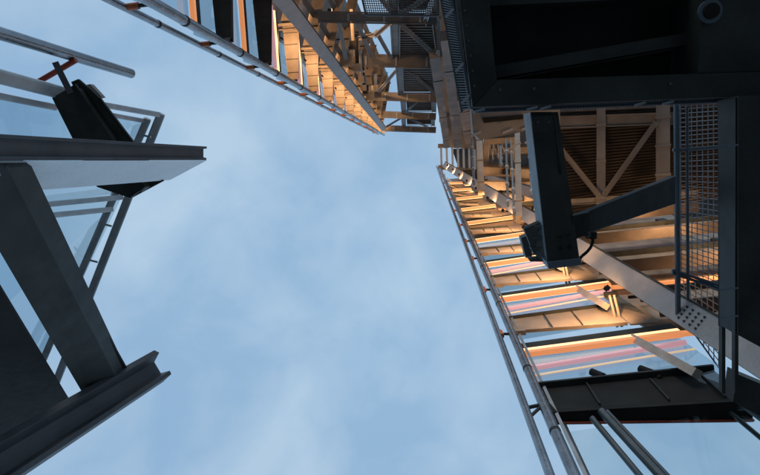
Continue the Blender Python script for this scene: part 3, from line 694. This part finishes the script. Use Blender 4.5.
# hanging strut
t = thing('hanging_strut', P(560, 190, 4.4), 'black steel strut hanging from the platform with gusset fins and diagonal arm', 'strut')
MB().slab([(530.5, 112, 4.62), (558, 112, 4.62), (580, 262, 4.2), (548, 267, 4.2)], .03).build('face_plate', 'dark', t)
MB().slab([(531, 112, 4.655), (536, 112, 4.655), (554, 265, 4.235), (549, 266, 4.235)], .36).build('side_plate', 'blueish', t)  # blue-grey colour paints the sky light on the left flange
MB().slab([(545, 114, 4.655), (550, 114, 4.655), (570, 262, 4.235), (564, 264, 4.235)], .3).build('web', 'dark', t)
MB().slab([(547, 262.5, 4.19), (580.5, 258.5, 4.19), (582, 265, 4.19), (549, 269, 4.19)], .34).build('end_plate', 'blueish', t)
for i in range(4):
    y = 226+i*11; MB().slab([(531-i*2.0+4, y, 4.5), (547, y-1, 4.4), (548, y+3, 4.4), (532-i*2.0+4, y+2.5, 4.5)], .1).build('gusset', 'dark', t)
MB().slab([(524, 229, 4.6), (541, 222, 4.5), (546, 264, 4.35), (534, 254, 4.5), (530, 243, 4.6)], .1).build('gusset_plate', 'dark', t)
MB().slab([(521, 238, 4.9), (531, 234, 4.9), (532, 256, 4.9), (526, 258, 4.9)], .12).build('gusset_plate', 'mid', t)
b_ = MB()
for (x, y) in ((560, 236), (568, 234), (560, 247), (569, 246)): 
    p = P(x, y, 4.25); b_.tube(p-UP*.03, p+UP*.02, .012, 8)
b_.build('bolts', 'black', t)
b_ = MB()
for y in (122, 134, 146):
    for x in (3, 14):
        p = P(533+(y-112)*.125+x, y, 4.6); b_.tube(p-UP*.03, p+UP*.04, .011, 8)
b_.build('bolts', 'mid', t)
MB().slab([(531, 116, 4.59), (556, 115, 4.59), (560, 150, 4.53), (536, 152, 4.53)], .02).build('splice_plate', 'dark', t, bevel=.003)
MB().path([P(x, y, 4.45) for x, y in ((553, 113), (556, 140), (561, 180), (566, 215), (570, 232))], .009).build('conduit', 'black', t)
arm = MB().slab([(575, 217, 4.35), (676, 176, 5.2), (676, 204, 5.2), (575, 238, 4.35)], .12).build('diagonal_arm', 'black', t, bevel=.01)
MB().slab([(572, 216, 4.3), (590, 212, 4.4), (590, 233, 4.4), (574, 240, 4.3)], .04).build('gusset', 'black', arm)
pts = [P(x, y, 4.3) for x, y in ((588, 233), (592, 236), (593, 241), (591, 247), (587, 252), (582, 256), (579, 260))]
tag(MB().path(pts, .012).build('cable', 'black'), 'short black cable looping from the arm to the strut foot', 'cable')
t = thing('cctv_camera', P(592, 236, 4.32), 'small black device clamped where the diagonal arm meets the strut', 'device')
MB().box(P(591, 235, 4.28), Vector((.035, 0, 0)), Vector((0, .025, 0)), UP*.03).build('body', 'black', t)
c = P(589, 235, 4.24); MB().tube(c, c+Vector((-.03, -.01, -.03)), .02).build('lens', 'black', t)

# ================================================================== NEAR LEFT WING
VL = (430, 160)
t = thing('channel_column', P(100, 150, 6), 'open channel column with a dark recessed side and white cladding, pointing right', 'column', 'channel columns of the left wing')
sec = [(201.5, 146.5), (207, 146.5), (207, 148.6), (203.6, 149), (203.6, 157.2), (206.6, 158), (206.6, 160.2), (201.5, 160.2)]
column(MB(), sec, 9, VL, 2.3).build('channel', 'mid', t, bevel=.006)
sec = [(206.8, 160.4), (170, 180), (168, 178), (200, 160.6)]
column(MB(), sec, 9, VL, 2.3).build('cladding', 'white', t)
VB = (462, 180)
t = thing('channel_column', P(80, 420, 7), 'dark grey open channel column rising from the bottom left corner', 'column', 'channel columns of the left wing')
sec = [(151, 352), (154.5, 350), (159.5, 352.5), (154.5, 362), (161, 373), (170, 370.5), (171.5, 374), (163, 382), (159, 383), (149, 364)]
def B_(f): return f
column(MB(), sec, 9, VB, 1.85).build('channel', 'mid', t, bevel=.006)
t = thing('diagonal_beam', P(50, 270, 6), 'broad dark steel beam sloping between the two channel columns', 'beam', 'sloping dark beams of the left wing')
MB().slab([(-22, 215, 4.7), (6, 166, 4.7), (121, 387, 8.3), (97, 418, 8.3)], .03).build('lower_flange', 'dark', t, bevel=.004)
MB().slab([(-6, 160, 4.74), (6, 168, 4.735), (121, 388, 8.335), (108, 398, 8.335)], .33).build('web', 'dark', t)
MB().slab([(0, 160, 5.1), (20, 180, 5.1), (134, 382, 8.67), (122, 392, 8.67)], .03).build('upper_flange', 'black', t)
MB().slab([(91, 347, 7.8), (101, 343, 7.8), (102, 346, 7.8), (93, 350, 7.8)], .2).build('stiffener', 'mid', t)
t = thing('diagonal_beam', P(20, 360, 6), 'black steel beam sloping behind the left border, lower left', 'beam', 'sloping dark beams of the left wing')
MB().slab([(-120, 260, 5), (-10, 272, 5), (78, 416, 8.5), (-40, 500, 8.5)], .03).build('lower_flange', 'black', t)
MB().slab([(-30, 260, 5.04), (-12, 272, 5.04), (76, 416, 8.54), (60, 426, 8.54)], .05).build('web', 'dark', t)
t = thing('rail_stub', P(60, 50, 8), 'loose end of a round steel rail tube at the upper left', 'rail')
A, B = P(*vat((430, 165), (131, 73.5), 1.75), 10/1.75), P(131, 73.5, 10)
MB().tube(A, B, .085, 28).build('tube', 'tube', t); d = (B-A).normalized()
MB().tube(B, B+d*.01, .077, 28).build('end_cap', 'mid', t)
# glazed wall behind
t = thing('glazed_wall', P(90, 180, 10), 'glass wall with doubled aluminium frame tubes, behind the white clad column', 'glass wall')
def tb(a, b, ha, hb, r, nm='mullion'): MB().bar(P(*a, ha), P(*b, hb), r*2, r*2.2).build(nm, 'alu', t, bevel=r*.4)
tb((-40, 66), (96, 102), 6.5, 9.0, .10); tb((96, 103.5), (161, 115), 9.0, 10.5, .05); tb((-40, 88), (58, 108), 6.9, 8.4, .05); tb((100, 113), (147, 121.5), 9.0, 10.5, .04)
tb((161, 114), (44, 413), 10.5, 10.5, .08, 'head_rail'); tb((147.5, 119), (27, 397), 10.4, 10.4, .07, 'head_rail')
tb((20, 207), (124, 197), 8.6, 10.4, .05); tb((35, 217), (114, 209), 8.6, 10.3, .05)
for (x, y) in ((143, 133), (104, 222), (90, 258), (74, 293)):
    MB().bar(P(x-5, y+1, 10.3), P(x+7, y+4, 10.3), .04, .04).build('spacer', 'alu', t)
for q in (((148, 119, 10.6), (122, 196, 10.6), (-60, 212, 7.6), (-60, 84, 7.6)), ((120, 199, 10.6), (44, 360, 10.6), (-120, 420, 7.2), (-90, 222, 7.6))):
    MB().slab(q, .02).build('pane', 'glass', t)
# dark outrigger arm
t = thing('outrigger_arm', P(100, 130, 9.6), 'dark plate arm passing behind the white clad column, upper left', 'arm')
MB().slab([(52, 98, 8.1), (75, 84, 8.1), (145, 187, 8.5), (130, 198, 8.5), (97, 187, 8.5)], .04).build('lower_plate', 'dark', t)
MB().slab([(71, 82, 8.3), (78, 79, 8.3), (99, 97, 8.3), (163, 181, 8.7), (131, 198, 8.7)], .05).build('upper_plate', 'dark', t)
MB().slab([(74, 90, 8.15), (78, 88, 8.15), (146, 187, 8.53), (140, 192, 8.53)], .15).build('web', 'dark', t)
MB().slab([(86, 85, 8.25), (90, 84, 8.25), (102, 97, 8.3), (99, 98, 8.3)], .1).build('bolt_plate', 'brown', t)
t = thing('rail_bracket', P(60, 78, 9), 'black bracket with a red rod joining the loose rail end to the arm', 'bracket')
MB().bar(P(55, 62, 8.0), P(70, 92, 8.0), .09, .06).build('arm', 'mid', t)
MB().tube(P(38, 82, 8.3), P(76, 60, 8.3), .042, 14).build('rod', 'red', t)
bpy.context.view_layer.update()
for o in S.objects:
    if '_o' in o: del o['_o']
